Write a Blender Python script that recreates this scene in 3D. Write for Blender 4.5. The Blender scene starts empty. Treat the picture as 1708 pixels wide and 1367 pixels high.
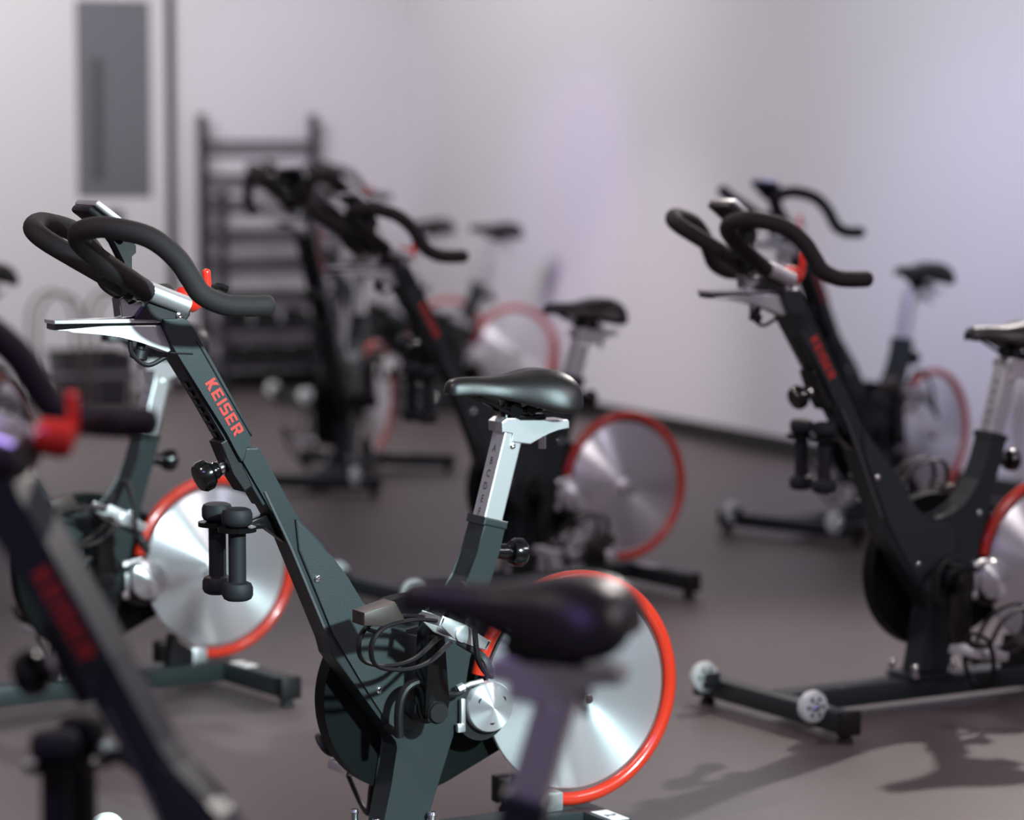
import bpy, bmesh, math, random
from mathutils import Vector, Matrix
random.seed(7)
R = math.radians
scn = bpy.context.scene
COL = scn.collection
# ------------------------------------------------------------------ camera
CAM_H = 1.2946
cam = bpy.data.cameras.new('camera')
cam.lens = 4992.0 * 36.0 / 1708.0
cam.sensor_width = 36.0
cam.sensor_fit = 'HORIZONTAL'
cam.clip_end = 60
cam.dof.use_dof = True
cam.dof.focus_distance = 5.05
cam.dof.aperture_fstop = 2.5
cam_o = bpy.data.objects.new('camera', cam)
COL.objects.link(cam_o)
cam_o.location = (0, 0, CAM_H)
cam_o.rotation_euler = (R(90 - 5.249), 0, 0)
scn.camera = cam_o
# ------------------------------------------------------------------ world + exposure
scn.view_settings.view_transform = 'Standard'
scn.view_settings.look = 'None'
scn.view_settings.gamma = 1
scn.view_settings.use_curve_mapping = False
scn.view_settings.exposure = 0.0
W = bpy.data.worlds.new('world')
scn.world = W
W.use_nodes = True
W.node_tree.nodes['Background'].inputs[0].default_value = (0.62, 0.55, 0.68, 1)
W.node_tree.nodes['Background'].inputs[1].default_value = 0.25

# ------------------------------------------------------------------ room lamps
def look(o, target):
    d = Vector(target) - o.location
    o.rotation_euler = d.to_track_quat('-Z', 'Y').to_euler()

def spot(name, loc, tgt, energy, col, size, blend=0.5, rad=0.06):
    l = bpy.data.lights.new(name, 'SPOT')
    l.energy = energy
    l.color = col
    l.spot_size = R(size)
    l.spot_blend = blend
    l.shadow_soft_size = rad
    o = bpy.data.objects.new(name, l)
    COL.objects.link(o)
    o.location = loc
    look(o, tgt)
    return o

def area(name, loc, tgt, energy, col, sx, sy):
    l = bpy.data.lights.new(name, 'AREA')
    l.shape = 'RECTANGLE'
    l.size = sx
    l.size_y = sy
    l.energy = energy
    l.color = col
    o = bpy.data.objects.new(name, l)
    COL.objects.link(o)
    o.location = loc
    look(o, tgt)
    return o

WARM = (1.0, 0.9, 0.86)
COOL = (0.70, 0.96, 1.0)
LAV = (0.62, 0.6, 1.0)
# cool beam on the near bikes, from the right
spot('stage_spot_cool', (2.3, 1.3, 2.5), (-0.07, 5.25, 0.55), 2100, COOL, 22.5, 0.35, 0.10)
# ceiling spots that draw the bike shadows on the floor
spot('ceiling_spot_right', (1.9, 9.6, 3.3), (0.7, 5.8, 0.2), 430, WARM, 62, 0.7, 0.05)
spot('ceiling_spot_middle', (-1.2, 7.4, 3.4), (0.0, 6.2, 0.2), 170, WARM, 80, 0.8, 0.05)
spot('ceiling_spot_front', (-1.8, 3.2, 3.4), (-0.2, 5.2, 0.3), 190, (1.0, 0.84, 0.8), 80, 0.8, 0.08)
spot('ceiling_spot_back', (0.3, 11.0, 3.4), (0.0, 10.0, 0.2), 30, (0.95, 0.82, 0.9), 90, 0.8, 0.1)
area('streak_fill_right', (3.4, 3.4, 3.2), (0.2, 6.5, 0.3), 60, (1.0, 0.9, 0.95), 1.2, 0.15)  # added unseen area light, draws streaks on the flywheels
area('streak_fill_lavender', (4.2, 6.0, 3.0), (0.4, 8.5, 0.3), 60, (0.85, 0.8, 1.0), 1.2, 0.2)  # second added light, lavender streaks on the farther flywheels
area('ceiling_strip_purple', (-0.9, 1.2, 3.2), (-0.2, 3.3, 0.9), 30, (0.45, 0.28, 1.0), 1.0, 0.2)
# wall washes
area('wall_wash_back', (-2.4, 11.6, 3.3), (-2.2, 15.0, 1.2), 165, (1.0, 0.97, 0.98), 2.6, 0.5)
spot('wall_wash_right_top', (-0.3, 8.4, 3.2), (1.75, 10.6, 1.75), 430, (0.90, 0.94, 1.0), 52, 1.0, 0.2)
spot('wall_led_lavender', (-0.2, 8.4, 2.5), (1.65, 10.8, 0.62), 150, (0.48, 0.50, 1.0), 42, 1.0, 0.1)
spot('wall_bounce_low', (-1.3, 10.6, 2.9), (0.60, 13.2, 0.15), 190, (1.0, 0.9, 0.93), 30, 1.0, 0.1)  # added spot in place of light bounced off the floor
spot('wall_spot_top', (-1.4, 11.0, 3.1), (0.3, 14.0, 3.1), 105, (1.0, 0.95, 0.96), 50, 1.0, 0.1)
spot('wall_led_purple', (-1.2, 11.2, 2.6), (0.25, 13.95, 1.0), 120, (0.46, 0.28, 1.0), 26, 1.0, 0.1)
spot('wall_led_corner', (-2.6, 11.0, 3.2), (-0.95, 15.5, 1.45), 110, (0.5, 0.5, 1.0), 15, 0.6, 0.05)

# ------------------------------------------------------------------ materials
def mat(name, col, rough=0.5, metal=0.0, spec=0.5, bump=0.0, bscale=200.0, mottle=0.0, mscale=6.0, coat=0.0,
        aniso=0.0, emit=None, axis='Y', alpha=1.0):
    m = bpy.data.materials.new(name)
    m.use_nodes = True
    nt = m.node_tree
    b = nt.nodes['Principled BSDF']
    b.inputs['Base Color'].default_value = (*col, 1)
    b.inputs['Roughness'].default_value = rough
    b.inputs['Metallic'].default_value = metal
    b.inputs['Specular IOR Level'].default_value = spec
    b.inputs['Coat Weight'].default_value = coat
    b.inputs['Coat Roughness'].default_value = 0.08
    tc = nt.nodes.new('ShaderNodeTexCoord')
    if mottle > 0:
        n = nt.nodes.new('ShaderNodeTexNoise')
        n.inputs['Scale'].default_value = mscale
        n.inputs['Detail'].default_value = 6
        nt.links.new(tc.outputs['Object'], n.inputs['Vector'])
        mx = nt.nodes.new('ShaderNodeMix')
        mx.data_type = 'RGBA'
        mx.inputs[6].default_value = (*[c * (1 - mottle) for c in col], 1)
        mx.inputs[7].default_value = (*[min(1, c * (1 + mottle)) for c in col], 1)
        nt.links.new(n.outputs['Fac'], mx.inputs[0])
        nt.links.new(mx.outputs[2], b.inputs['Base Color'])
    if bump > 0:
        n2 = nt.nodes.new('ShaderNodeTexNoise')
        n2.inputs['Scale'].default_value = bscale
        n2.inputs['Detail'].default_value = 3
        nt.links.new(tc.outputs['Object'], n2.inputs['Vector'])
        bp = nt.nodes.new('ShaderNodeBump')
        bp.inputs['Strength'].default_value = bump
        bp.inputs['Distance'].default_value = 0.002
        nt.links.new(n2.outputs['Fac'], bp.inputs['Height'])
        nt.links.new(bp.outputs['Normal'], b.inputs['Normal'])
    if aniso > 0:
        b.inputs['Anisotropic'].default_value = aniso
        t = nt.nodes.new('ShaderNodeTangent')
        t.direction_type = 'RADIAL'
        t.axis = axis
        nt.links.new(t.outputs[0], b.inputs['Tangent'])
        b.inputs['Anisotropic Rotation'].default_value = 0.25
    if emit:
        b.inputs['Emission Color'].default_value = (*emit[0], 1)
        b.inputs['Emission Strength'].default_value = emit[1]
    return m

M = dict(
    frame=mat('frame_paint', (0.023, 0.031, 0.032), 0.42, 0.25, 0.45, 0.12, 700),
    cover=mat('belt_cover_plastic', (0.023, 0.031, 0.032), 0.5, 0.15, 0.5, 0.2, 500),
    blackp=mat('black_plastic', (0.008, 0.007, 0.008), 0.5, 0.0, 0.35, 0.1, 400),
    disc=mat('guard_plastic', (0.003, 0.004, 0.004), 0.5, 0.0, 0.12),
    gloss=mat('glossy_black', (0.004, 0.004, 0.004), 0.15, 0.0, 0.6),
    foam=mat('foam_grip', (0.012, 0.009, 0.009), 0.75, 0.0, 0.4, 0.35, 900),
    rubber=mat('black_rubber', (0.018, 0.018, 0.019), 0.7, 0.0, 0.3),
    vinyl=mat('dumbbell_vinyl', (0.009, 0.010, 0.012), 0.65, 0.0, 0.35, 0.15, 600),
    leather=mat('saddle_vinyl', (0.010, 0.008, 0.008), 0.36, 0.0, 0.4, 0.15, 900),
    silver=mat('brushed_aluminium', (0.72, 0.72, 0.72), 0.38, 0.85, 0.5),
    chrome=mat('chrome', (0.8, 0.8, 0.8), 0.12, 1.0, 0.5),
    fly=mat('flywheel_aluminium', (0.80, 0.81, 0.82), 0.33, 0.82, 0.5, aniso=0.94),
    red=mat('red_guard', (0.52, 0.028, 0.010), 0.22, 0.0, 0.5, coat=0.5),
    redp=mat('red_plastic', (0.75, 0.03, 0.015), 0.25, 0.0, 0.5, coat=0.3),
    redink=mat('red_lettering', (0.48, 0.03, 0.02), 0.5),
    ink=mat('dark_lettering', (0.06, 0.05, 0.06), 0.5),
    wheel=mat('grey_urethane', (0.62, 0.68, 0.66), 0.35, 0.0, 0.5),
    white=mat('white_label', (0.75, 0.74, 0.72), 0.5),
    orange=mat('orange_sticker', (0.7, 0.25, 0.03), 0.5),
    brass=mat('pedal_bronze', (0.055, 0.042, 0.036), 0.45, 0.4),
    trim=mat('trim_grey', (0.11, 0.115, 0.115), 0.45, 0.2),
    rack=mat('rack_paint', (0.02, 0.018, 0.024), 0.45, 0.1),
)

# ------------------------------------------------------------------ mesh helpers
def finish(name, bm, m, parent=None, smooth=False, recalc=True):
    if recalc:
        bmesh.ops.recalc_face_normals(bm, faces=bm.faces[:])
    me = bpy.data.meshes.new(name)
    bm.to_mesh(me)
    bm.free()
    if smooth:
        for p in me.polygons:
            p.use_smooth = True
        me.set_sharp_from_angle(angle=R(38))
    me.materials.append(m)
    o = bpy.data.objects.new(name, me)
    COL.objects.link(o)
    if parent:
        o.parent = parent
    return o

def box(bm, x0, x1, y0, y1, z0, z1, bev=0.0, mtx=None):
    vs = [bm.verts.new((x, y, z)) for x in (x0, x1) for y in (y0, y1) for z in (z0, z1)]
    f = [(0, 1, 3, 2), (4, 6, 7, 5), (0, 4, 5, 1), (2, 3, 7, 6), (0, 2, 6, 4), (1, 5, 7, 3)]
    fs = [bm.faces.new([vs[i] for i in q]) for q in f]
    if mtx is not None:
        bmesh.ops.transform(bm, matrix=mtx, verts=vs)
    if bev > 0:
        es = list({e for q in fs for e in q.edges})
        bmesh.ops.bevel(bm, geom=es, offset=bev, segments=2, profile=0.5, affect='EDGES')
    return vs

def prism(bm, pts, y0, y1, bev=0.0, seg=2):
    """polygon in the X-Z plane extruded from y0 to y1"""
    a = [bm.verts.new((x, y0, z)) for x, z in pts]
    b = [bm.verts.new((x, y1, z)) for x, z in pts]
    n = len(pts)
    f0 = bm.faces.new(a)
    f1 = bm.faces.new(list(reversed(b)))
    for i in range(n):
        bm.faces.new((a[i], b[i], b[(i + 1) % n], a[(i + 1) % n]))
    if bev > 0:
        es = list(f0.edges) + list(f1.edges)
        bmesh.ops.bevel(bm, geom=es, offset=bev, segments=seg, profile=0.5, affect='EDGES')

def smooth_pts(P, n=8, closed=False):
    P = [Vector(p) for p in P]
    out = []
    N = len(P)
    rng = range(N if closed else N - 1)
    for i in rng:
        if closed:
            p0, p1, p2, p3 = P[(i - 1) % N], P[i], P[(i + 1) % N], P[(i + 2) % N]
        else:
            p0 = P[i - 1] if i > 0 else P[0] * 2 - P[1]
            p1, p2 = P[i], P[i + 1]
            p3 = P[i + 2] if i + 2 < N else P[-1] * 2 - P[-2]
        for k in range(n):
            t = k / n
            out.append(0.5 * ((2 * p1) + (p2 - p0) * t + (2 * p0 - 5 * p1 + 4 * p2 - p3) * t * t + (3 * p1 - p0 - 3 * p2 + p3) * t ** 3))
    if not closed:
        out.append(P[-1])
    return out

def tube(bm, P, r, seg=14, cap='flat', sx=1.0, closed=False, up=None):
    """round (or flattened) bar swept along points"""
    P = [Vector(p) for p in P]
    rs = r if isinstance(r, (list, tuple)) else [r] * len(P)
    if cap == 'round' and not closed:
        t0 = (P[0] - P[1]).normalized()
        t1 = (P[-1] - P[-2]).normalized()
        pre, rp, post, rq = [], [], [], []
        for k in range(4):
            a = R(90) * (k / 4)
            pre.append(P[0] + t0 * rs[0] * 0.75 * math.cos(a))
            rp.append(max(0.12 * rs[0], rs[0] * math.sin(a)))
            a2 = R(90) * ((k + 1) / 4)
            post.append(P[-1] + t1 * rs[-1] * 0.75 * math.sin(a2))
            rq.append(max(0.12 * rs[-1], rs[-1] * math.cos(a2)))
        P = pre + P + post
        rs = rp + list(rs) + rq
    n = len(P)
    rings = []
    ref = Vector(up) if up else Vector((0, 1, 0))
    prev = None
    for i in range(n):
        if closed:
            t = (P[(i + 1) % n] - P[i - 1]).normalized()
        else:
            t = (P[min(i + 1, n - 1)] - P[max(i - 1, 0)]).normalized()
        if prev is None:
            u = ref - t * ref.dot(t)
            if u.length < 0.05:
                u = Vector((0, 0, 1)) - t * t.z
            u.normalize()
        else:
            u = prev - t * prev.dot(t)
            u.normalize()
        prev = u
        v = t.cross(u)
        ring = []
        for k in range(seg):
            a = 2 * math.pi * k / seg
            ring.append(bm.verts.new(P[i] + (u * math.cos(a) * sx + v * math.sin(a)) * rs[i]))
        rings.append(ring)
    m = n if closed else n - 1
    for i in range(m):
        A, B = rings[i], rings[(i + 1) % n]
        for k in range(seg):
            bm.faces.new((A[k], A[(k + 1) % seg], B[(k + 1) % seg], B[k]))
    if not closed:
        bm.faces.new(list(reversed(rings[0])))
        bm.faces.new(rings[-1])

def lathe(bm, origin, axis, prof, seg=32):
    """prof: list of (distance along axis, radius)"""
    o = Vector(origin)
    a = Vector(axis).normalized()
    u = a.orthogonal().normalized()
    v = a.cross(u)
    rings = []
    for d, r in prof:
        if r <= 1e-6:
            rings.append([bm.verts.new(o + a * d)])
        else:
            rings.append([bm.verts.new(o + a * d + (u * math.cos(2 * math.pi * k / seg) + v * math.sin(2 * math.pi * k / seg)) * r) for k in range(seg)])
    for A, B in zip(rings, rings[1:]):
        for k in range(seg):
            k2 = (k + 1) % seg
            if len(A) == 1 and len(B) == 1:
                continue
            if len(A) == 1:
                bm.faces.new((A[0], B[k], B[k2]))
            elif len(B) == 1:
                bm.faces.new((A[k], B[0], A[k2]))
            else:
                bm.faces.new((A[k], B[k], B[k2], A[k2]))
    for ring, rev in ((rings[0], False), (rings[-1], True)):
        if len(ring) > 1:
            bm.faces.new(list(reversed(ring)) if rev else ring)

def text_mesh(s, size, bold=0.0, depth=0.0006, sx=1.0):
    cu = bpy.data.curves.new('lettering', 'FONT')
    cu.body = s
    cu.size = size
    cu.offset = bold
    cu.extrude = depth
    cu.align_x = 'CENTER'
    cu.align_y = 'CENTER'
    o = bpy.data.objects.new('lettering', cu)
    COL.objects.link(o)
    dg = bpy.context.evaluated_depsgraph_get()
    dg.update()
    me = bpy.data.meshes.new_from_object(o.evaluated_get(dg))
    bpy.data.objects.remove(o)
    bm = bmesh.new()
    bm.from_mesh(me)
    bpy.data.meshes.remove(me)
    bmesh.ops.transform(bm, matrix=Matrix.Diagonal((sx, 1, 1, 1)), verts=bm.verts[:])
    return bm

GLYPH = {
    'K': [[(0, 0), (.26, 0), (.26, 1), (0, 1)], [(.2, .40), (.52, 0), (.86, 0), (.44, .56), (.26, .62)], [(.2, .40), (.44, .44), (.84, 1), (.52, 1), (.22, .62)]],
    'E': [[(0, 0), (.26, 0), (.26, 1), (0, 1)], [(.2, 0), (.8, 0), (.8, .21), (.2, .21)], [(.2, .4), (.74, .4), (.74, .6), (.2, .6)], [(.2, .79), (.8, .79), (.8, 1), (.2, 1)]],
    'I': [[(0, 0), (.27, 0), (.27, 1), (0, 1)]],
    'S': [[(.0, .0), (.74, 0), (.86, .1), (.86, .21), (0, .21)], [(.6, .1), (.86, .1), (.86, .5), (.76, .6), (.6, .5)], [(.1, .4), (.76, .4), (.76, .6), (.1, .6)], [(0, .5), (.1, .4), (.26, .5), (.26, .9), (0, .9)], [(0, .79), (.86, .79), (.86, 1), (.12, 1), (0, .9)]],
    'R': [[(0, 0), (.26, 0), (.26, 1), (0, 1)], [(.2, .79), (.86, .79), (.86, .9), (.76, 1), (.2, 1)], [(.6, .44), (.76, .38), (.86, .48), (.86, .9), (.6, .9)], [(.2, .38), (.76, .38), (.8, .5), (.7, .57), (.2, .57)], [(.36, .42), (.62, .42), (.88, 0), (.58, 0)]],
}

def block_letters(word, h, w, gap, depth, mtx):
    """heavy extended capitals made of flat slabs, centred on the origin of mtx"""
    adv = [0.27 if c == 'I' else 0.87 for c in word]
    total = sum(adv) * w + gap * (len(word) - 1)
    b = new()
    x = -total / 2
    for c, a in zip(word, adv):
        for q, poly in enumerate(GLYPH[c]):
            dq = depth + 0.00006 * q
            lo = [b.verts.new(mtx @ Vector((x + px * w, (py - 0.5) * h, 0))) for px, py in poly]
            hi = [b.verts.new(mtx @ Vector((x + px * w, (py - 0.5) * h, dq))) for px, py in poly]
            b.faces.new(lo); b.faces.new(list(reversed(hi)))
            for i in range(len(poly)):
                j = (i + 1) % len(poly)
                b.faces.new((lo[i], lo[j], hi[j], hi[i]))
        x += a * w + gap
    return b

def empty(name, loc, rz=0.0):
    o = bpy.data.objects.new(name, None)
    COL.objects.link(o)
    o.location = loc
    o.rotation_euler = (0, 0, rz)
    o.empty_display_size = 0.1
    return o

def tag(o, label, cat, group=None):
    o['label'] = label
    o['category'] = cat
    if group:
        o['group'] = group
    return o

def new():
    return bmesh.new()

# ------------------------------------------------------------------ the exercise bike (built once, then copied)
UP = Vector((0.515, 0, 0.857))      # direction of the handlebar post
FN = Vector((0.857, 0, -0.515))     # its front normal
US = Vector((-0.27, 0, 0.963))      # direction of the seat post
SFN = Vector((0.963, 0, 0.27))
Y3 = Vector((0, 1, 0))

def rot_frame(origin, xdir, ydir, zdir):
    m = Matrix.Identity(4)
    for i, d in enumerate((xdir, ydir, zdir)):
        for j in range(3):
            m[j][i] = d[j]
    for j in range(3):
        m[j][3] = origin[j]
    return m

def build_bike():
    root = empty('exercise_bike', (0, 0, 0))
    G = {}

    def add(name, bm, m, grp='fix', parent=None, smooth=True):
        o = finish(name, bm, m, parent or root, smooth)
        o['adj'] = grp if parent is None else 'sub'
        return o
    # --- base
    b = new(); box(b, -0.37, 0.40, -0.037, 0.037, 0.022, 0.068, 0.004)
    add('base_rail', b, M['frame'])
    b = new(); box(b, 0.394, 0.440, -0.272, 0.272, 0.022, 0.066, 0.004)
    fs = add('front_stabilizer', b, M['frame'])
    b = new(); box(b, -0.415, -0.366, -0.30, 0.30, 0.022, 0.068, 0.004)
    rs = add('rear_stabilizer', b, M['frame'])
    for par, xc, w in ((fs, 0.417, 0.272), (rs, -0.39, 0.30)):
        for s in (-1, 1):
            b = new(); box(b, xc - 0.026, xc + 0.026, s * w - 0.012, s * w + 0.012, 0.018, 0.071, 0.004)
            add('end_cap', b, M['blackp'], parent=par)
            b = new(); lathe(b, (xc, s * (w - 0.012), 0), (0, 0, 1), [(0, 0.017), (0.006, 0.018), (0.014, 0.012), (0.03, 0.008)], 16)
            add('levelling_foot', b, M['rubber'], parent=par)
    b = new(); box(b, -0.408, -0.374, 0.05, 0.13, 0.0675, 0.0687)
    lb = add('white_label', b, M['white'], parent=rs)
    tb = text_mesh('2', 0.03, 0.0005, 0.0003)
    bmesh.ops.transform(tb, matrix=Matrix.Translation((-0.391, 0.09, 0.069)) @ Matrix.Rotation(R(90), 4, 'Z'), verts=tb.verts[:])
    add('label_digit', tb, M['ink'], parent=rs, smooth=False)
    for s in (-1, 1):
        b = new()
        lathe(b, (0.464, s * 0.206 - 0.012, 0.074), Y3, [(0, 0.012), (0.0, 0.028), (0.004, 0.034), (0.012, 0.036), (0.020, 0.034), (0.024, 0.028), (0.024, 0.012), (0.02, 0.011), (0.02, 0.0)], 28)
        w = add('transport_wheel', b, M['wheel'])
        b = new()
        for k in range(6):
            a = k * math.pi / 3
            lathe(b, (0.464 + 0.019 * math.cos(a), s * 0.206 + 0.0095, 0.074 + 0.019 * math.sin(a)), Y3, [(0, 0.0045), (0.0035, 0.0045)], 8)
        add('spoke_hole', b, M['blackp'], parent=w)
        b = new(); lathe(b, (0.464, s * 0.206 - 0.017, 0.074), Y3, [(0, 0.006), (0.001, 0.008), (0.033, 0.008), (0.036, 0.005)], 12)
        add('axle_bolt', b, M['chrome'], parent=w)
        b = new(); box(b, 0.437, 0.474, s * 0.206 - s * 0.022 - 0.003, s * 0.206 - s * 0.022 + 0.003, 0.05, 0.086, 0.001)
        add('wheel_bracket', b, M['frame'], parent=w)
    # --- foot plate and bolts
    b = new(); box(b, -0.062, 0.07, -0.05, 0.05, 0.068, 0.078, 0.002)
    fp = add('foot_plate', b, M['frame'])
    for x in (0.058, -0.052):
        for s in (-1, 1):
            b = new(); lathe(b, (x, s * 0.043, 0.074), (0, 0, 1), [(0, 0.010), (0.005, 0.010), (0.005, 0.007), (0.018, 0.007), (0.024, 0.0085), (0.029, 0.006), (0.030, 0.0)], 14)
            add('foot_bolt', b, M['chrome'], parent=fp)
    # --- main frame
    F = [(0.316, 0.768), (0.300, 0.742), (0.262, 0.678), (0.216, 0.600), (0.142, 0.427), (0.134, 0.395), (0.080, 0.325), (0.030, 0.258), (0.012, 0.232),
         (0.006, 0.222), (0.022, 0.155), (0.040, 0.078), (-0.048, 0.078), (-0.075, 0.16), (-0.102, 0.235), (-0.126, 0.303), (-0.135, 0.367), (-0.158, 0.44),
         (-0.179, 0.508), (-0.197, 0.560), (-0.210, 0.600), (-0.166, 0.612), (-0.152, 0.56), (-0.135, 0.512), (-0.112, 0.477), (-0.085, 0.452),
         (-0.05, 0.433), (-0.01, 0.426), (0.028, 0.436), (0.055, 0.458), (0.086, 0.496), (0.114, 0.540), (0.140, 0.577), (0.158, 0.592), (0.190, 0.630),
         (0.206, 0.652), (0.256, 0.740), (0.271, 0.766)]
    b = new(); prism(b, F, -0.031, 0.031, 0.004)
    fr = add('frame', b, M['frame'], smooth=False)
    # raised belt cover panel
    C = [(0.206, 0.640), (0.200, 0.585), (0.136, 0.435), (0.084, 0.350), (0.036, 0.283), (0.026, 0.262), (0.012, 0.252), (-0.020, 0.252), (-0.030, 0.262), (-0.034, 0.30),
         (-0.060, 0.36), (-0.062, 0.40), (-0.03, 0.420), (0.024, 0.428), (0.048, 0.448), (0.080, 0.488), (0.108, 0.533), (0.134, 0.568), (0.154, 0.585), (0.180, 0.615)]
    b = new(); prism(b, C, 0.0308, 0.0365, 0.003)
    pn = add('cover_panel', b, M['cover'], smooth=False)
    for x, z in ((0.166, 0.534), (0.048, 0.329), (-0.13, 0.435)):
        b = new(); lathe(b, (x, 0.031 if x < -0.1 else 0.036, z), Y3, [(0, 0.0065), (0.003, 0.0062), (0.0045, 0.004), (0.0045, 0.0025), (0.003, 0.0)], 14)
        add('panel_screw', b, M['chrome'], parent=pn)
    # thin light edge trims along the lower post
    b = new()
    for o1 in (0.004,):
        tube(b, [(0.262, 0.0325, 0.690), (0.214, 0.0335, 0.591), (0.150, 0.0335, 0.443)], 0.0022, 6)
    add('edge_trim', b, M['trim'])
    # seat tube collar
    b = new(); prism(b, [(-0.2125, 0.608), (-0.165, 0.620), (-0.161, 0.606), (-0.209, 0.594)], -0.034, 0.034, 0.003)
    add('seat_tube_collar', b, M['frame'], smooth=False)
    # belt guard: round disc with a tail toward the flywheel
    hull = []
    c1, r1, c2, r2 = (-0.058, 0.300), 0.178, (-0.315, 0.289), 0.065
    d = math.hypot(c2[0] - c1[0], c2[1] - c1[1])
    base = math.atan2(c2[1] - c1[1], c2[0] - c1[0])
    off = math.acos((r1 - r2) / d)
    for k in range(57):
        a = base + off + (2 * math.pi - 2 * off) * k / 56
        hull.append((c1[0] + r1 * math.cos(a), c1[1] + r1 * math.sin(a)))
    for k in range(13):
        a = base - off + 2 * off * k / 12
        hull.append((c2[0] + r2 * math.cos(a), c2[1] + r2 * math.sin(a)))
    b = new(); prism(b, hull, -0.075, -0.036, 0.006)
    add('belt_guard', b, M['disc'])
    # --- flywheel
    WC = Vector((-0.368, 0, 0.289))
    b = new()
    lathe(b, WC - Y3 * 0.006, Y3, [(0, 0.0), (0, 0.181), (0.002, 0.184), (0.010, 0.184), (0.012, 0.181), (0.012, 0.0)], 96)
    fw = add('flywheel', b, M['fly'])
    b = new(); lathe(b, WC - Y3 * 0.02, Y3, [(0, 0.0), (0, 0.02), (0.026, 0.024), (0.032, 0.024), (0.034, 0.019), (0.042, 0.019), (0.044, 0.012), (0.044, 0.0)], 32)
    add('hub', b, M['silver'], parent=fw)
    for k in range(3):
        a = R(100 + 120 * k)
        b = new(); lathe(b, WC + Vector((0.034 * math.cos(a), 0.006, 0.034 * math.sin(a))), Y3, [(0, 0.008), (0.003, 0.008), (0.003, 0.004), (0.001, 0.0)], 14)
        add('hub_bolt', b, M['chrome'], parent=fw)
    # --- red ring guard
    pts = []
    for k in range(81):
        a = R(-74 - (360 - 86) * k / 80)
        pts.append(WC + Vector((0.2045 * math.cos(a), 0, 0.2045 * math.sin(a))))
    b = new(); tube(b, pts, 0.0125, 14)
    rg = add('ring_guard', b, M['red'])
    b = new(); box(b, -0.336, -0.298, -0.017, 0.017, 0.068, 0.103, 0.003)
    add('ring_clamp', b, M['silver'], parent=rg)
    b = new(); prism(b, [(-0.236, 0.068), (-0.300, 0.068), (-0.300, 0.100), (-0.270, 0.112), (-0.262, 0.118), (-0.256, 0.140), (-0.246, 0.140), (-0.240, 0.10)], -0.016, 0.016, 0.003)
    add('ring_mount', b, M['blackp'], parent=rg)
    # --- resistance magnet: small silver disc
    b = new(); lathe(b, (-0.170, 0.022, 0.280), Y3, [(0, 0.03), (0.004, 0.045), (0.020, 0.0462), (0.024, 0.044), (0.034, 0.012), (0.034, 0.0)], 40)
    md = add('magnet_pulley', b, M['fly'])
    for a in (R(150), R(30), R(270)):
        b = new(); lathe(b, (-0.170 + 0.026 * math.cos(a), 0.047, 0.280 + 0.026 * math.sin(a)), Y3, [(0, 0.0055), (0.004, 0.0055), (0.004, 0.0)], 12)
        add('pulley_screw', b, M['blackp'], parent=md)
    b = new(); lathe(b, (-0.160, 0.012, 0.270), Y3, [(0, 0.0), (0, 0.052), (0.018, 0.052), (0.018, 0.0)], 32)
    add('pulley_housing', b, M['blackp'])
    b = new()
    box(b, -0.119, -0.110, 0.036, 0.046, 0.240, 0.300, 0.002)
    box(b, -0.116, -0.102, 0.038, 0.048, 0.240, 0.256, 0.002)
    tube(b, [(-0.10, 0.05, 0.318), (-0.125, 0.05, 0.326), (-0.150, 0.05, 0.329)], 0.005, 8)
    tube(b, [(-0.10, 0.05, 0.318), (-0.112, 0.05, 0.322)], 0.009, 8)
    add('magnet_bracket', b, M['silver'])
    b = new(); tube(b, smooth_pts([(-0.02, 0.045, 0.33), (-0.06, 0.06, 0.318), (-0.095, 0.055, 0.312), (-0.115, 0.05, 0.322)]), 0.006, 8)
    add('resistance_cable', b, M['blackp'])
    # --- curved bar by the crank
    b = new(); tube(b, smooth_pts([(0.032, 0.082, 0.252), (0.033, 0.082, 0.29), (0.027, 0.082, 0.323), (0.008, 0.082, 0.343), (-0.03, 0.082, 0.348)]), 0.0075, 10, sx=1.5)
    tube(b, [(0.032, 0.082, 0.256), (0.032, 0.034, 0.262)], 0.007, 8)
    add('crank_guard_bar', b, M['blackp'])
    # --- cranks
    BB = Vector((-0.025, 0, 0.296))
    for s, ang in ((1, 0.0), (-1, math.pi)):
        b = new()
        prism(b, [(-0.018, -0.014), (-0.023, 0.0), (-0.020, 0.014), (-0.018, 0.14), (-0.012, 0.164), (0.012, 0.164), (0.018, 0.14), (0.022, 0.014), (0.023, 0), (0.018, -0.014), (0, -0.022)], 0.072 if s > 0 else -0.116, 0.116 if s > 0 else -0.072, 0.004)
        cr = add('crank_arm', b, M['gloss'], grp='crank')
        cr.location = BB
        cr.rotation_euler = (0, ang, 0)
        cr['side'] = s
        b = new(); lathe(b, (0, 0.03 * s, 0), Y3 * s, [(0, 0.026), (0.05, 0.026), (0.055, 0.020), (0.088, 0.020), (0.09, 0.018), (0.094, 0.017)], 24)
        add('axle', b, M['blackp'], parent=cr)
        b = new(); lathe(b, (0, 0.114 * s, 0), Y3 * s, [(0, 0.017), (0.006, 0.017), (0.007, 0.012), (0.004, 0.011), (0.004, 0.0)], 24)
        add('crank_bolt', b, M['frame'], parent=cr)
        # pedal, built around its spindle then placed
        b = new()
        for yy in (0.130, 0.205):
            prism(b, [(0.050, 0.012), (0.046, -0.004), (0.012, -0.014), (-0.02, -0.012), (-0.055, -0.008), (-0.058, 0.010), (-0.03, 0.012), (0.0, 0.016), (0.03, 0.014)], (yy if s > 0 else -yy - 0.005), (yy + 0.005 if s > 0 else -yy), 0.0015)
        for xx in (0.046, -0.054):
            box(b, xx - 0.003, xx + 0.003, *(sorted((s * 0.13, s * 0.21))), -0.006, 0.010, 0.001)
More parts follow.
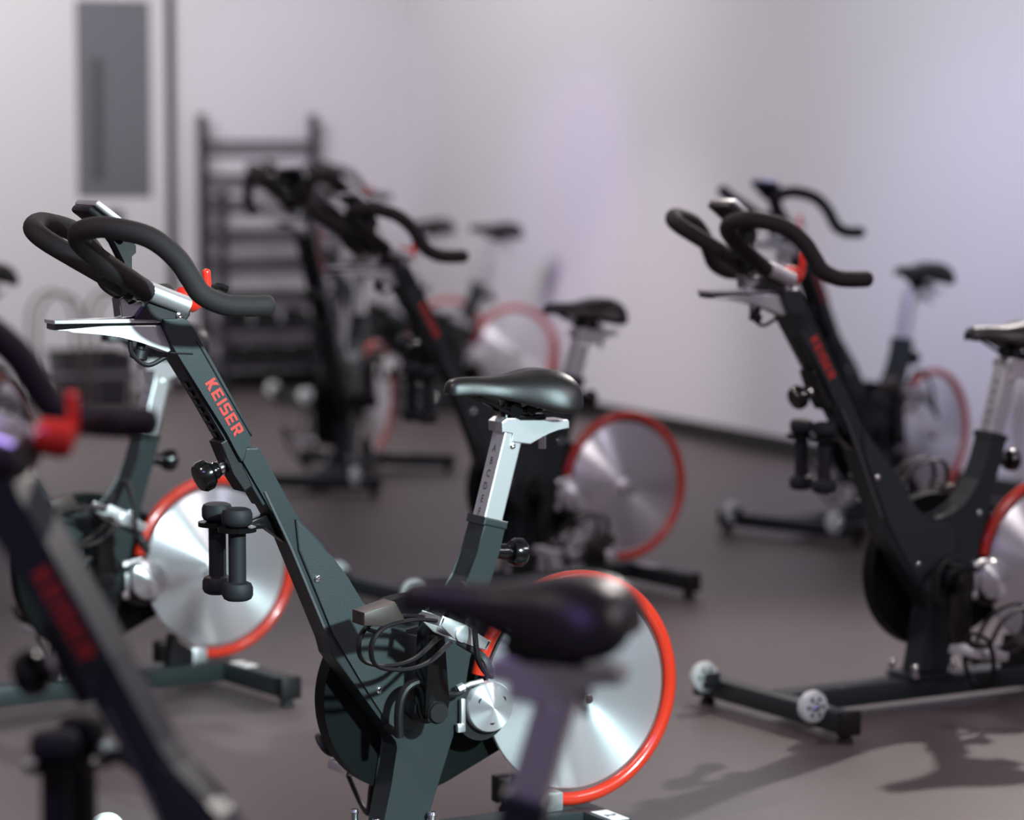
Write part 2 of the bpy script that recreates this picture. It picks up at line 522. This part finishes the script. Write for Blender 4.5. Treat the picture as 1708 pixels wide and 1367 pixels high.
        tube(b, [(0, s * 0.116, 0), (0, s * 0.212, 0)], 0.011, 12)
        lathe(b, (0, s * 0.208, 0), Y3 * s, [(0, 0.016), (0.006, 0.015), (0.008, 0.008), (0.006, 0.0)], 18)
        pd = add('pedal', b, M['silver'], grp='pedal')
        pd['side'] = s
        b = new()
        prism(b, [(0.102, -0.022), (0.134, -0.002), (0.180, -0.042), (0.170, -0.062), (0.120, -0.042)], *(sorted((s * 0.146, s * 0.194))), 0.003)
        add('toe_clip', b, M['brass'], parent=pd)
        b = new()
        for yq in (0.146, 0.194):
            tube(b, smooth_pts([(0.046, s * yq, 0.002), (0.09, s * yq, -0.016), (0.135, s * yq, -0.05), (0.142, s * yq, -0.085), (0.118, s * yq, -0.112), (0.07, s * yq, -0.10), (0.03, s * yq, -0.07), (0.005, s * yq, -0.02)]), 0.0035, 8, sx=2.2)
        tube(b, smooth_pts([(0.135, s * 0.146, -0.06), (0.145, s * 0.17, -0.062), (0.135, s * 0.194, -0.06)]), 0.0035, 8, sx=2.0)
        add('toe_cage', b, M['blackp'], parent=pd)
        b = new(); tube(b, smooth_pts([(0.0, s * 0.128, -0.012), (-0.004, s * 0.126, 0.03), (0.01, s * 0.150, 0.075), (0.015, s * 0.19, 0.070), (0.0, s * 0.222, 0.03), (-0.035, s * 0.235, -0.03), (-0.075, s * 0.225, -0.045), (-0.06, s * 0.205, -0.02), (0.0, s * 0.205, -0.014)]), 0.0045, 8, sx=1.6)
        add('toe_strap', b, M['blackp'], parent=pd)
        pm = rot_frame(Vector((0, 0, 0)), Vector((math.cos(R(28)), 0, math.sin(R(28)))), Y3, Vector((-math.sin(R(28)), 0, math.cos(R(28)))))
        pd.rotation_euler = pm.to_euler()
    # --- handlebar post (moves with height)
    P0 = Vector((0.291, 0, 0.750))
    b = new(); prism(b, [(0.440, 0.984), (0.425, 0.938), (0.30, 0.728), (0.262, 0.664), (0.240, 0.676), (0.262, 0.735), (0.284, 0.772), (0.396, 0.968)], -0.025, 0.025, 0.002)
    ip = add('handlebar_post', b, M['frame'], grp='H', smooth=False)
    b = new()
    fx = Vector((0.424, 0, 0.936)); fxb = Vector((0.262, 0, 0.664))
    dirp = (fx - fxb).normalized(); nf = Vector((dirp.z, 0, -dirp.x))
    for k in range(12):
        c = fxb + dirp * (0.06 + 0.017 * k) + nf * 0.001
        box(b, -0.0015, 0.0025, -0.006, 0.006, -0.005, 0.005, 0.0, rot_frame(c, nf, Y3, dirp))
    add('height_hole', b, M['gloss'], parent=ip)
    # outer sleeve carrying the lettering
    SL = [(0.446, 0.990), (0.441, 0.972), (0.424, 0.936), (0.332, 0.793), (0.312, 0.756), (0.306, 0.744), (0.301, 0.743), (0.297, 0.752), (0.297, 0.776), (0.292, 0.784),
          (0.283, 0.789), (0.351, 0.905), (0.392, 0.974), (0.402, 0.988), (0.410, 0.990)]
    b = new(); prism(b, SL, -0.035, 0.035, 0.003)
    sl = add('post_sleeve', b, M['frame'], grp='H', smooth=False)
    b = new(); tube(b, [(0.434, 0.0352, 0.933), (0.393, 0.0352, 0.930)], 0.0018, 6); tube(b, [(0.386, 0.0345, 0.952), (0.287, 0.0345, 0.786)], 0.0016, 6)
    add('sleeve_seam', b, M['blackp'], parent=sl)
    cc = Vector((0.336, 0.0352, 0.838))
    down = Vector((-0.502, 0, -0.865)); across = Vector((0.865, 0, -0.502))
    for s in (1, -1):
        if s > 0:
            mtx = rot_frame(cc, down, -across, Vector((0, 1, 0)))
        else:
            mtx = rot_frame(Vector((cc.x, -0.0352, cc.z)), down, across, Vector((0, -1, 0)))
        if s > 0 and mtx.determinant() < 0:
            mtx = rot_frame(cc, down, across, Vector((0, 1, 0)))
        tb = block_letters('KEISER', 0.0205, 0.0195, 0.0034, 0.0005, mtx)
        add('brand_lettering', tb, M['redink'], parent=sl, smooth=False)
    # fixed clamp block with the pop pin knob
    b = new(); prism(b, [(0.322, 0.786), (0.340, 0.776), (0.316, 0.722), (0.296, 0.690), (0.280, 0.700)], -0.026, 0.026, 0.003)
    add('post_clamp_block', b, M['blackp'], smooth=False)
    kb = Vector((0.300, 0, 0.742))
    b = new(); lathe(b, kb, Vector((0.93, 0, -0.36)), [(0, 0.013), (0.022, 0.013), (0.022, 0.011), (0.028, 0.011)], 18)
    kn = add('post_knob', b, M['gloss'])
    b = new(); lathe(b, kb + Vector((0.93, 0, -0.36)) * 0.026, Vector((0.93, 0, -0.36)), [(0, 0.0125), (0.006, 0.0135), (0.010, 0.0125)], 18)
    add('knob_collar', b, M['chrome'], parent=kn)
    b = new(); lathe(b, kb + Vector((0.93, 0, -0.36)) * 0.034, Vector((0.93, 0, -0.36)), [(0, 0.012), (0.008, 0.016), (0.014, 0.015), (0.016, 0.022), (0.022, 0.027), (0.036, 0.027), (0.042, 0.023), (0.044, 0.0)], 12)
    add('knob_head', b, M['gloss'], parent=kn)
    # --- fore-aft tray
    b = new(); prism(b, [(0.632, 0.976), (0.60, 0.9715), (0.555, 0.967), (0.517, 0.961), (0.480, 0.951), (0.455, 0.942), (0.432, 0.932), (0.424, 0.936), (0.438, 0.965), (0.444, 0.979), (0.54, 0.980)], -0.022, 0.022, 0.002)
    tr = add('slider_tray', b, M['silver'], grp='H', smooth=False)
    b = new(); prism(b, [(0.632, 0.986), (0.632, 0.992), (0.40, 0.990), (0.40, 0.982)], -0.024, 0.024, 0.001)
    add('slider_rail', b, M['silver'], parent=tr, smooth=False)
    b = new(); prism(b, [(0.630, 0.977), (0.630, 0.987), (0.42, 0.984), (0.42, 0.977)], -0.019, 0.019, 0.0)
    add('slider_groove', b, M['gloss'], parent=tr, smooth=False)
    b = new(); lathe(b, (0.470, 0, 0.95), (0.25, 0, -1), [(0, 0.008), (0.012, 0.008), (0.014, 0.014), (0.028, 0.015), (0.03, 0.010), (0.03, 0)], 12)
    tube(b, smooth_pts([(0.495, 0.012, 0.957), (0.492, 0.012, 0.932), (0.465, 0.012, 0.912), (0.43, 0.012, 0.925)]), 0.004, 8)
    add('slider_knob', b, M['blackp'], grp='HS')
    # --- head bracket, stem, console, grips (slide together)
    b = new(); prism(b, [(0.492, 0.990), (0.465, 1.022), (0.447, 1.036), (0.420, 1.030), (0.404, 1.026), (0.392, 1.012), (0.394, 0.994), (0.402, 0.984), (0.416, 0.977), (0.440, 0.988)], -0.030, 0.030, 0.003)
    hb_ = add('head_bracket', b, M['blackp'], grp='HS', smooth=False)
    for s in (-1, 1):
        b = new(); lathe(b, (0.414, s * 0.030, 0.994), Y3 * s, [(0, 0.007), (0.003, 0.007), (0.004, 0.003), (0.002, 0.0)], 14)
        add('bracket_screw', b, M['chrome'], parent=hb_)
    b = new()
    for s in (-1, 1):
        tube(b, [(0.400, s * 0.030, 1.010), (0.429, s * 0.031, 1.021), (0.478, s * 0.036, 1.040)], 0.0165, 16)
    add('stem_tube', b, M['silver'], grp='HS')
    b = new(); prism(b, [(0.512, 0.992), (0.516, 1.024), (0.508, 1.028), (0.50, 1.012), (0.478, 1.020), (0.462, 1.010), (0.47, 1.0), (0.49, 0.995)], -0.018, 0.018, 0.002)
    add('stem_support', b, M['chrome'], grp='HS', smooth=False)
    near = [(0.474, 0.036, 1.036), (0.52, 0.046, 1.064), (0.567, 0.060, 1.093), (0.606, 0.082, 1.120), (0.618, 0.105, 1.137), (0.604, 0.130, 1.146), (0.578, 0.148, 1.146),
            (0.524, 0.170, 1.131), (0.485, 0.186, 1.099), (0.462, 0.195, 1.063), (0.446, 0.200, 1.039), (0.411, 0.206, 1.022), (0.372, 0.210, 1.018), (0.336, 0.212, 1.018)]
    for s in (1, -1):
        sp = smooth_pts([(x, s * y, z) for x, y, z in near], 6)
        b = new(); tube(b, sp, 0.0178, 18, cap='round')
        add('foam_grip', b, M['foam'], grp='HS')
    # cross bar that ties both loops
    b = new(); tube(b, smooth_pts([(0.52, -0.05, 1.064), (0.535, 0, 1.072), (0.52, 0.05, 1.064)]), 0.012, 12)
    add('grip_crossbar', b, M['blackp'], grp='HS')
    # console
    b = new(); prism(b, [(0.490, 1.03), (0.500, 1.03), (0.503, 1.085), (0.520, 1.118), (0.548, 1.150), (0.560, 1.172), (0.553, 1.180), (0.520, 1.150), (0.484, 1.112), (0.484, 1.100), (0.494, 1.095)], -0.016, 0.016, 0.002)
    add('console_stalk', b, M['blackp'], grp='HS', smooth=False)
    zd = Vector((0.80, 0, 0.60)).normalized()       # along the screen, upward
    nd = Vector((-0.60, 0, 0.80)).normalized()      # screen normal, toward the rider
    b = new(); box(b, -0.012, 0.0, -0.048, 0.048, -0.045, 0.048, 0.004, rot_frame(Vector((0.524, 0, 1.161)), nd, Y3, zd))
    cs = add('console', b, M['silver'], grp='HS')
    b = new(); box(b, 0.0, 0.0015, -0.036, 0.036, -0.030, 0.034, 0.0, rot_frame(Vector((0.524, 0, 1.161)), nd, Y3, zd))
    add('console_screen', b, M['gloss'], parent=cs, smooth=False)
    b = new(); box(b, -0.026, -0.012, -0.040, 0.040, -0.038, 0.050, 0.005, rot_frame(Vector((0.524, 0, 1.161)), nd, Y3, zd))
    add('console_back', b, M['blackp'], parent=cs)
    # red resistance lever, right side
    b = new(); lathe(b, (0.392, -0.030, 1.020), (-1, -0.25, -0.15), [(0, 0.012), (0.006, 0.020), (0.032, 0.0215), (0.042, 0.016), (0.045, 0.0)], 20)
    rl = add('resistance_lever', b, M['redp'], grp='H')
    b = new(); tube(b, smooth_pts([(0.345, -0.055, 1.006), (0.330, -0.056, 1.016), (0.327, -0.056, 1.04), (0.328, -0.056, 1.062)]), 0.0075, 12, cap='round')
    add('lever_handle', b, M['redp'], parent=rl)
    b = new(); tube(b, smooth_pts([(0.33, -0.08, 1.02), (0.30, -0.08, 1.035), (0.28, -0.075, 1.03)]), 0.006, 8)
    add('lever_cable', b, M['gloss'], parent=rl)
    # dumbbell holder
    b = new()
    lathe(b, (0.318, 0.042, 0.626), (0, 0, 1), [(0, 0.0185), (0, 0.033), (0.008, 0.033), (0.008, 0.0185), (0, 0.0185)], 24)
    lathe(b, (0.318, -0.042, 0.626), (0, 0, 1), [(0, 0.0185), (0, 0.033), (0.008, 0.033), (0.008, 0.0185), (0, 0.0185)], 24)
    box(b, 0.262, 0.300, -0.03, 0.03, 0.626, 0.634, 0.001)
    prism(b, [(0.262, 0.634), (0.215, 0.596), (0.240, 0.650), (0.290, 0.634), (0.290, 0.626)], -0.012, 0.012, 0.002)
    add('dumbbell_holder', b, M['gloss'])
    # --- seat post (moves with height)
    sc = Vector((-0.2095, 0, 0.690))
    b = new()
    box(b, -0.0195, 0.0195, -0.0225, 0.0225, -0.16, 0.095, 0.003, rot_frame(sc, SFN, Y3, US))
    sp_ = add('seat_post', b, M['silver'], grp='S', smooth=False)
    for k, ch in enumerate('ABCDEF'):
        tb = text_mesh(ch, 0.019, 0.0002, 0.0003)
        bmesh.ops.transform(tb, matrix=rot_frame(sc + US * (0.044 - 0.0232 * k) + SFN * 0.0197, -Y3 * -1, US, SFN), verts=tb.verts[:])
        add('height_mark', tb, M['ink'], parent=sp_, smooth=False)
    b = new(); lathe(b, sc + Y3 * 0.0225 + US * 0.055 - SFN * 0.002, Y3, [(0, 0.0055), (0.002, 0.0055), (0.003, 0.003), (0.0, 0.0)], 14)
    add('post_screw', b, M['chrome'], parent=sp_)
    b = new(); lathe(b, (-0.200, 0, 0.552), (-0.985, 0, -0.1), [(0, 0.012), (0.025, 0.015), (0.028, 0.012), (0.034, 0.012), (0.036, 0.022), (0.044, 0.026), (0.058, 0.026), (0.064, 0.02), (0.064, 0.0)], 12)
    add('seat_height_knob', b, M['gloss'])
    # saddle slider
    b = new(); prism(b, [(-0.203, 0.786), (-0.214, 0.793), (-0.232, 0.793), (-0.240, 0.786), (-0.338, 0.785), (-0.342, 0.781), (-0.342, 0.769), (-0.318, 0.767), (-0.300, 0.764), (-0.285, 0.756), (-0.262, 0.744), (-0.222, 0.750), (-0.228, 0.768), (-0.204, 0.768)], -0.026, 0.026, 0.002)
    add('saddle_slider', b, M['silver'], grp='SS', smooth=False)
    b = new(); lathe(b, (-0.300, 0, 0.768), (0, 0, -1), [(0, 0.007), (0.036, 0.007), (0.036, 0.0)], 14)
    add('slider_screw', b, M['chrome'], grp='SS')
    b = new(); box(b, -0.300, -0.236, -0.016, 0.016, 0.786, 0.796, 0.002)
    lathe(b, (-0.232, -0.028, 0.806), Y3, [(0, 0.0), (0, 0.013), (0.056, 0.013), (0.056, 0.0)], 16)
    box(b, -0.245, -0.218, -0.012, 0.012, 0.79, 0.826, 0.003)
    for s in (-1, 1):
        lathe(b, (-0.262, s * 0.024, 0.806), Y3 * s, [(0, 0.010), (0.006, 0.010), (0.006, 0.0)], 16)
        tube(b, smooth_pts([(-0.150, s * 0.012, 0.838), (-0.190, s * 0.018, 0.818), (-0.225, s * 0.022, 0.803), (-0.275, s * 0.024, 0.803), (-0.310, s * 0.034, 0.82), (-0.35, s * 0.05, 0.835)]), 0.0036, 8)
    add('saddle_clamp', b, M['gloss'], grp='SS')
    # saddle: cross sections nose -> rear
    secs = [  # x, half width, top z, side z (lower edge)
        (-0.104, 0.006, 0.850, 0.840), (-0.107, 0.015, 0.859, 0.834), (-0.116, 0.021, 0.866, 0.832), (-0.140, 0.0245, 0.868, 0.833), (-0.170, 0.028, 0.867, 0.831),
        (-0.195, 0.034, 0.866, 0.826), (-0.220, 0.044, 0.868, 0.820), (-0.245, 0.058, 0.873, 0.812), (-0.270, 0.072, 0.878, 0.803), (-0.295, 0.082, 0.879, 0.796),
        (-0.318, 0.085, 0.876, 0.794), (-0.336, 0.080, 0.869, 0.798), (-0.349, 0.066, 0.858, 0.808), (-0.355, 0.044, 0.846, 0.820)]
    b = new()
    rings = []
    for x, hw, zt, zs in secs:
        hgt = zt - zs
        ring = []
        prof = [(-1.0, 0.0), (-1.02, 0.22), (-0.97, 0.5), (-0.84, 0.76), (-0.6, 0.93), (-0.3, 1.0), (-0.08, 0.985), (0.08, 0.985), (0.3, 1.0), (0.6, 0.93), (0.84, 0.76), (0.97, 0.5), (1.02, 0.22), (1.0, 0.0), (0.5, 0.22), (0, 0.26), (-0.5, 0.22)]
        for u, t in prof:
            ring.append(b.verts.new((x, u * hw, zs + t * hgt)))
        rings.append(ring)
    for A, B_ in zip(rings, rings[1:]):
        for k in range(len(A)):
            k2 = (k + 1) % len(A)
            b.faces.new((A[k], A[k2], B_[k2], B_[k]))
    b.faces.new(rings[0]); b.faces.new(list(reversed(rings[-1])))
    sd = add('saddle', b, M['leather'], grp='SS')
    md_ = sd.modifiers.new('sub', 'SUBSURF'); md_.levels = 2; md_.render_levels = 2
    for p in sd.data.polygons:
        p.use_smooth = True
    return root

UPV = UP.normalized()
USV = US.normalized()
BBP = Vector((-0.025, 0, 0.296))

def adjust(root, eh, hs, es, ts, crank):
    """set post height, bar slide, saddle height, saddle slide and crank angle of a bike"""
    for c in root.children:
        g = c.get('adj', 'fix')
        if g == 'H':
            c.location = UPV * eh
        elif g == 'HS':
            c.location = UPV * eh + Vector((hs, 0, 0))
        elif g == 'S':
            c.location = USV * es
        elif g == 'SS':
            c.location = USV * es + Vector((ts, 0, 0))
        elif g == 'crank':
            a = crank + (0 if c['side'] > 0 else math.pi)
            c.location = BBP
            c.rotation_euler = (0, a, 0)
        elif g == 'pedal':
            a = crank + (0 if c['side'] > 0 else math.pi)
            c.location = BBP + Vector((math.sin(a), 0, math.cos(a))) * 0.152
            up_pedal = (crank == 0) == (c['side'] > 0)
            t = R((-28 if up_pedal else 170) if crank == 0 else (170 if up_pedal else 172))
            c.rotation_euler = (0, t, 0)

def copy_tree(o, parent=None):
    c = o.copy()
    COL.objects.link(c)
    c.parent = parent
    for ch in o.children:
        copy_tree(ch, c)
    return c

proto = build_bike()
BIKES = [  # key, x, y, yaw, eh, hs, es, ts, crank, label
    ('main', -0.208, 5.219, 209.06, 0, 0, 0, 0, 0, 'sharply focused exercise bike in the middle, red lettering readable on its post'),
    ('R1', 0.939, 6.748, 210.63, -0.035, 0.018, -0.008, -0.01, math.pi, 'black exercise bike at right with its whole front stabilizer and wheels showing'),
    ('L2', -0.997, 6.737, 214.80, 0, 0, -0.01, 0.02, 0, 'exercise bike behind the focused bike, flywheel seen behind two hanging dumbbells'),
    ('M2', 0.013, 8.36, 213.06, -0.055, 0, -0.045, 0, math.pi, 'exercise bike behind the focused saddle, flywheel against the dark baseboard'),
    ('R2', 1.181, 9.873, 227.37, -0.035, 0.03, -0.01, -0.05, 0, 'blurred exercise bike behind the right one, narrow flywheel and open drop grips'),
    ('M3', -0.633, 11.179, 254.0, 0.0, 0, -0.03, 0, 0, 'far exercise bike seen almost head on with a thin upright flywheel'),
    ('F1', -0.328, 13.767, 203.5, 0, 0, 0.015, -0.035, 0, 'faint exercise bike nearest the white wall, pale flywheel above the focused saddle'),
    ('F2', -0.645, 14.40, 206.0, 0, 0, 0.015, -0.03, 0, 'farthest exercise bike, flywheel arc just peeking left of another faded one'),
    ('L3', -1.785, 9.54, 255.0, 0, 0, 0.0, 0, 0, 'exercise bike cut off at the left edge, saddle tip and red ring showing'),
    ('FG', -0.165, 3.10, 168.0, -0.055, -0.01, -0.035, 0.045, 0, 'out of focus foreground exercise bike, big dark saddle and curled grip'),
]
ROOTS = {}
for i, (k, x, y, yaw, eh, hs, es, ts, cr, lab) in enumerate(BIKES):
    o = proto if i == 0 else copy_tree(proto)
    o.location = (x, y, 0)
    o.rotation_euler = (0, 0, R(yaw))
    adjust(o, eh, hs, es, ts, cr)
    tag(o, lab, 'exercise bike', 'exercise bikes in the studio')
    ROOTS[k] = o
    if k == 'FG':
        for c in o.children:
            if c.name.startswith('resistance_lever'):
                for h in c.children:
                    h.location.x += 0.030

# ------------------------------------------------------------------ dumbbells hanging in the holders
def build_dumbbell():
    b = new()
    lathe(b, (0, 0, 0.0), (0, 0, 1), [(0.026, 0.0150), (0.130, 0.0150)], 20)
    bar = finish('dumbbell', b, M['vinyl'], None, True)
    for z0 in (0.0, 0.126):
        b = new()
        lathe(b, (0, 0, z0), (0, 0, 1), [(0, 0.0), (0, 0.018), (0.003, 0.0235), (0.009, 0.0265), (0.022, 0.0265), (0.029, 0.0235), (0.032, 0.017), (0.032, 0.0)], 24)
        finish('weight_head', b, M['vinyl'], bar, True)
    return bar

dproto = build_dumbbell()
first = True
for k, name in (('main', 'focused bike'), ('R1', 'right-hand bike'), ('FG', 'blurred foreground bike'), ('M2', 'bike behind the focused saddle')):
    rt = ROOTS[k]
    mw = Matrix.Translation(rt.location) @ Matrix.Rotation(rt.rotation_euler[2], 4, 'Z')
    for s in (1, -1):
        d = dproto if first else copy_tree(dproto)
        first = False
        d.location = mw @ Vector((0.318, s * 0.042, 0.5085))
        tag(d, ('nearer ' if s > 0 else 'farther ') + 'black dumbbell hanging upright in the holder of the ' + name, 'dumbbell', 'small black dumbbells in the bike holders')

# ------------------------------------------------------------------ room
CORNER = Vector((-0.548, 15.73, 0))
RW = Vector((0.41, -0.912, 0)).normalized()     # along right wall, toward the camera
BW = Vector((-0.912, -0.41, 0)).normalized()    # along back wall, toward the left
HT = 3.6

def structure(o):
    o['kind'] = 'structure'
    return o

m_wall = mat('painted_wall', (0.60, 0.58, 0.605), 0.75, 0, 0.3, 0.25, 60, 0.03, 1.2)
m_floor = mat('rubber_floor', (0.094, 0.074, 0.072), 0.42, 0, 0.42, 0.35, 420, 0.10, 3.0)
nt = m_floor.node_tree
n = nt.nodes.new('ShaderNodeTexNoise'); n.inputs['Scale'].default_value = 900; n.inputs['Detail'].default_value = 1
tcn = [q for q in nt.nodes if q.type == 'TEX_COORD'][0]
nt.links.new(tcn.outputs['Object'], n.inputs['Vector'])
m_base = mat('black_baseboard', (0.01, 0.01, 0.01), 0.5)
m_door = mat('door_paint', (0.56, 0.55, 0.56), 0.6)
m_pane = mat('grey_door_glass', (0.13, 0.13, 0.145), 0.25, 0, 0.5)

b = new()
vs = [b.verts.new(p) for p in ((-9, -2, 0), (9, -2, 0), (9, 20, 0), (-9, 20, 0), (-9, -2, -0.1), (9, -2, -0.1), (9, 20, -0.1), (-9, 20, -0.1))]
for q in ((0, 1, 2, 3), (7, 6, 5, 4), (0, 4, 5, 1), (1, 5, 6, 2), (2, 6, 7, 3), (3, 7, 4, 0)):
    b.faces.new([vs[i] for i in q])
structure(finish('floor', b, m_floor))

def slab(name, a, d, length, z0, z1, outward, thick, m, start=0.0):
    """vertical slab standing on the line a + d*s, from start to length, its face on the line"""
    b = new()
    p0, p1 = a + d * start, a + d * length
    q = outward.normalized() * thick
    ps = [p0, p1, p1 + q, p0 + q]
    lo = [b.verts.new((p.x, p.y, z0)) for p in ps]
    hi = [b.verts.new((p.x, p.y, z1)) for p in ps]
    b.faces.new(lo); b.faces.new(list(reversed(hi)))
    for i in range(4):
        j = (i + 1) % 4
        b.faces.new((lo[i], lo[j], hi[j], hi[i]))
    return finish(name, b, m)

RO = Vector((0.912, 0.41, 0))    # outward of right wall
BO = Vector((-0.41, 0.912, 0))   # outward of back wall
structure(slab('wall_right', CORNER, RW, 12.0, 0, HT, RO, 0.15, m_wall))
structure(slab('wall_back', CORNER, BW, 9.0, 0, HT, BO, 0.15, m_wall, -0.17))
structure(slab('baseboard_right', CORNER, RW, 12.0, 0, 0.075, -RO, 0.012, m_base, 0.013))
structure(slab('baseboard_back', CORNER, BW, 9.0, 0, 0.075, -BO, 0.012, m_base, 0.013))

# door with its tall grey window on the back wall
door = empty('door_1', CORNER + BW * 1.62 - BO * 0.001, math.atan2(BW.y, BW.x))
structure(door)
# local axes: +x runs left along the wall, +y points into the room side or out
inw = -1 if (Matrix.Rotation(math.atan2(BW.y, BW.x), 3, 'Z') @ Vector((0, 1, 0))).dot(BO) > 0 else 1
def dbox(name, x0, x1, t0, t1, z0, z1, m, par, bev=0.0):
    b = new()
    y0, y1 = sorted((inw * t0, inw * t1))
    box(b, x0, x1, y0, y1, z0, z1, bev)
    return finish(name, b, m, par)
dbox('door_leaf', -0.30, 0.62, 0.0, 0.02, 0.012, 2.6, m_door, door)
dbox('door_edge', -0.338, -0.306, 0.0, 0.03, 0.0, 2.7, m_base, door)
win = dbox('door_window', -0.215, 0.165, 0.02, 0.026, 0.985, 1.965, m_pane, door)
dbox('dark_bar', 0.05, 0.085, 0.03, 0.06, 1.09, 1.68, mat('dim_bar', (0.07, 0.065, 0.075), 0.4), door, 0.008)  # dark upright bar just in front of the window pane
dbox('lock_plate', -0.065, 0.02, 0.02, 0.04, 0.78, 0.925, mat('lock_metal', (0.09, 0.09, 0.13), 0.4, 0.3), door, 0.004)

# ------------------------------------------------------------------ storage rack in front of the back wall
rk = empty('storage_rack', (0, 0, 0))
ra = math.atan2(BW.y, BW.x)
rk.location = Vector((-1.225, 15.16, 0))
rk.rotation_euler = (0, 0, R(24.2))
tag(rk, 'tall black metal shelving rack with two bare uprights against the white wall', 'rack')
HW = 0.30
for s in (-1, 1):
    for yy, top in ((-0.15, 1.02), (0.17, 1.40)):
        b = new(); box(b, s * HW - 0.02, s * HW + 0.02, yy - 0.02, yy + 0.02, 0, top, 0.003)
        finish('upright', b, M['rack'], rk)
b = new(); box(b, -HW, HW, 0.155, 0.185, 1.235, 1.265, 0.002)
finish('top_bar', b, M['rack'], rk)
for z in (1.07, 0.95, 0.79, 0.645, 0.475, 0.31, 0.13):
    b = new()
    box(b, -HW, HW, -0.165, -0.135, z, z + 0.028, 0.002)
    box(b, -HW, HW, 0.155, 0.185, z, z + 0.028, 0.002)
    for xx in (-0.3, 0.0, 0.3):
        box(b, xx - 0.01, xx + 0.01, -0.16, 0.18, z + 0.004, z + 0.020, 0.0)
    sh = finish('shelf', b, M['rack'], rk)

def rk_pt(x, y, z):
    return rk.location + Matrix.Rotation(R(24.2), 3, 'Z') @ Vector((x, y, z))
first = None
for j, (z, xs) in enumerate(((0.152, (-0.18, -0.06, 0.06, 0.18)), (0.332, (-0.17, -0.02, 0.14)))):
    for i, x in enumerate(xs):
        if first is None:
            b = new()
            lathe(b, (0, -0.07, 0.042), (0, 1, 0), [(0, 0), (0, 0.035), (0.006, 0.042), (0.045, 0.042), (0.05, 0.035), (0.05, 0.016), (0.12, 0.016), (0.12, 0.035), (0.125, 0.042), (0.165, 0.042), (0.17, 0.035), (0.17, 0)], 20)
            o = finish('dumbbell', b, M['rubber'], None, True)
            first = o
        else:
            o = first.copy(); COL.objects.link(o)
        o.location = rk_pt(x, 0, z)
        o.rotation_euler = (0, 0, R(24.2))
        tag(o, '%s dark dumbbell on the %s shelf of the black rack' % (('leftmost', 'second', 'third', 'rightmost')[i] if j == 0 else ('leftmost', 'middle', 'rightmost')[i], ('lowest', 'second lowest')[j]), 'dumbbell', 'dumbbells stored on the rack')

# ------------------------------------------------------------------ hooped stands along the back wall, far left
for i, (px, dep) in enumerate(((92, 13.6), (188, 13.7))):
    x = (px - 854) / 4992 * dep
    st = empty('hooped_stand', (x, dep, 0), R(20))
    tag(st, ('left' if i == 0 else 'right') + ' one of two brown hooped metal stands by the back wall', 'stand', 'hooped stands by the back wall')
    for yy in (-0.12, 0.12):
        pts = [(-0.11, yy, 0.01), (-0.11, yy, 0.3)]
        for k in range(9):
            a = math.pi - math.pi * k / 8
            pts.append((0.10 * math.cos(a), yy, 0.46 + 0.12 * math.sin(a)))
        pts += [(0.11, yy, 0.3), (0.11, yy, 0.01)]
        b = new(); tube(b, smooth_pts(pts, 3), 0.008, 10)
        finish('hoop', b, mat('brown_tube', (0.06, 0.045, 0.045), 0.5), st, True)
    b = new(); box(b, -0.11, 0.11, -0.12, 0.12, 0.18, 0.20, 0.003)
    finish('lower_shelf', b, M['rack'], st)

# dark open crates on the floor between the stands and the door
def crate(loc, rz, w, d, h, label):
    rt = empty('storage_crate', loc, rz)
    tag(rt, label, 'crate', 'dark crates by the back wall')
    b = new()
    o0 = [b.verts.new((x * w * 0.44, y * d * 0.44, 0)) for x, y in ((-1, -1), (1, -1), (1, 1), (-1, 1))]
    o1 = [b.verts.new((x * w * 0.5, y * d * 0.5, h)) for x, y in ((-1, -1), (1, -1), (1, 1), (-1, 1))]
    i1 = [b.verts.new((x * w * 0.46, y * d * 0.46, h)) for x, y in ((-1, -1), (1, -1), (1, 1), (-1, 1))]
    i0 = [b.verts.new((x * w * 0.41, y * d * 0.41, 0.02)) for x, y in ((-1, -1), (1, -1), (1, 1), (-1, 1))]
    b.faces.new(list(reversed(o0))); b.faces.new(i0)
    for k in range(4):
        m2 = (k + 1) % 4
        b.faces.new((o0[k], o0[m2], o1[m2], o1[k]))
        b.faces.new((o1[k], o1[m2], i1[m2], i1[k]))
        b.faces.new((i1[k], i1[m2], i0[m2], i0[k]))
    finish('tub', b, M['rack'], rt)
    b = new()
    rim = [(x * w * 0.5, y * d * 0.5, h) for x, y in ((-1, -1), (1, -1), (1, 1), (-1, 1))]
    tube(b, rim, 0.012, 8, closed=True)
    finish('rim', b, M['blackp'], rt, True)

crate((-2.02, 14.25, 0), R(24), 0.34, 0.28, 0.26, 'low dark open crate on the floor just right of the hooped stands')
crate((-2.55, 13.95, 0), R(20), 0.36, 0.28, 0.22, 'low dark open crate on the floor behind the left hooped stand')
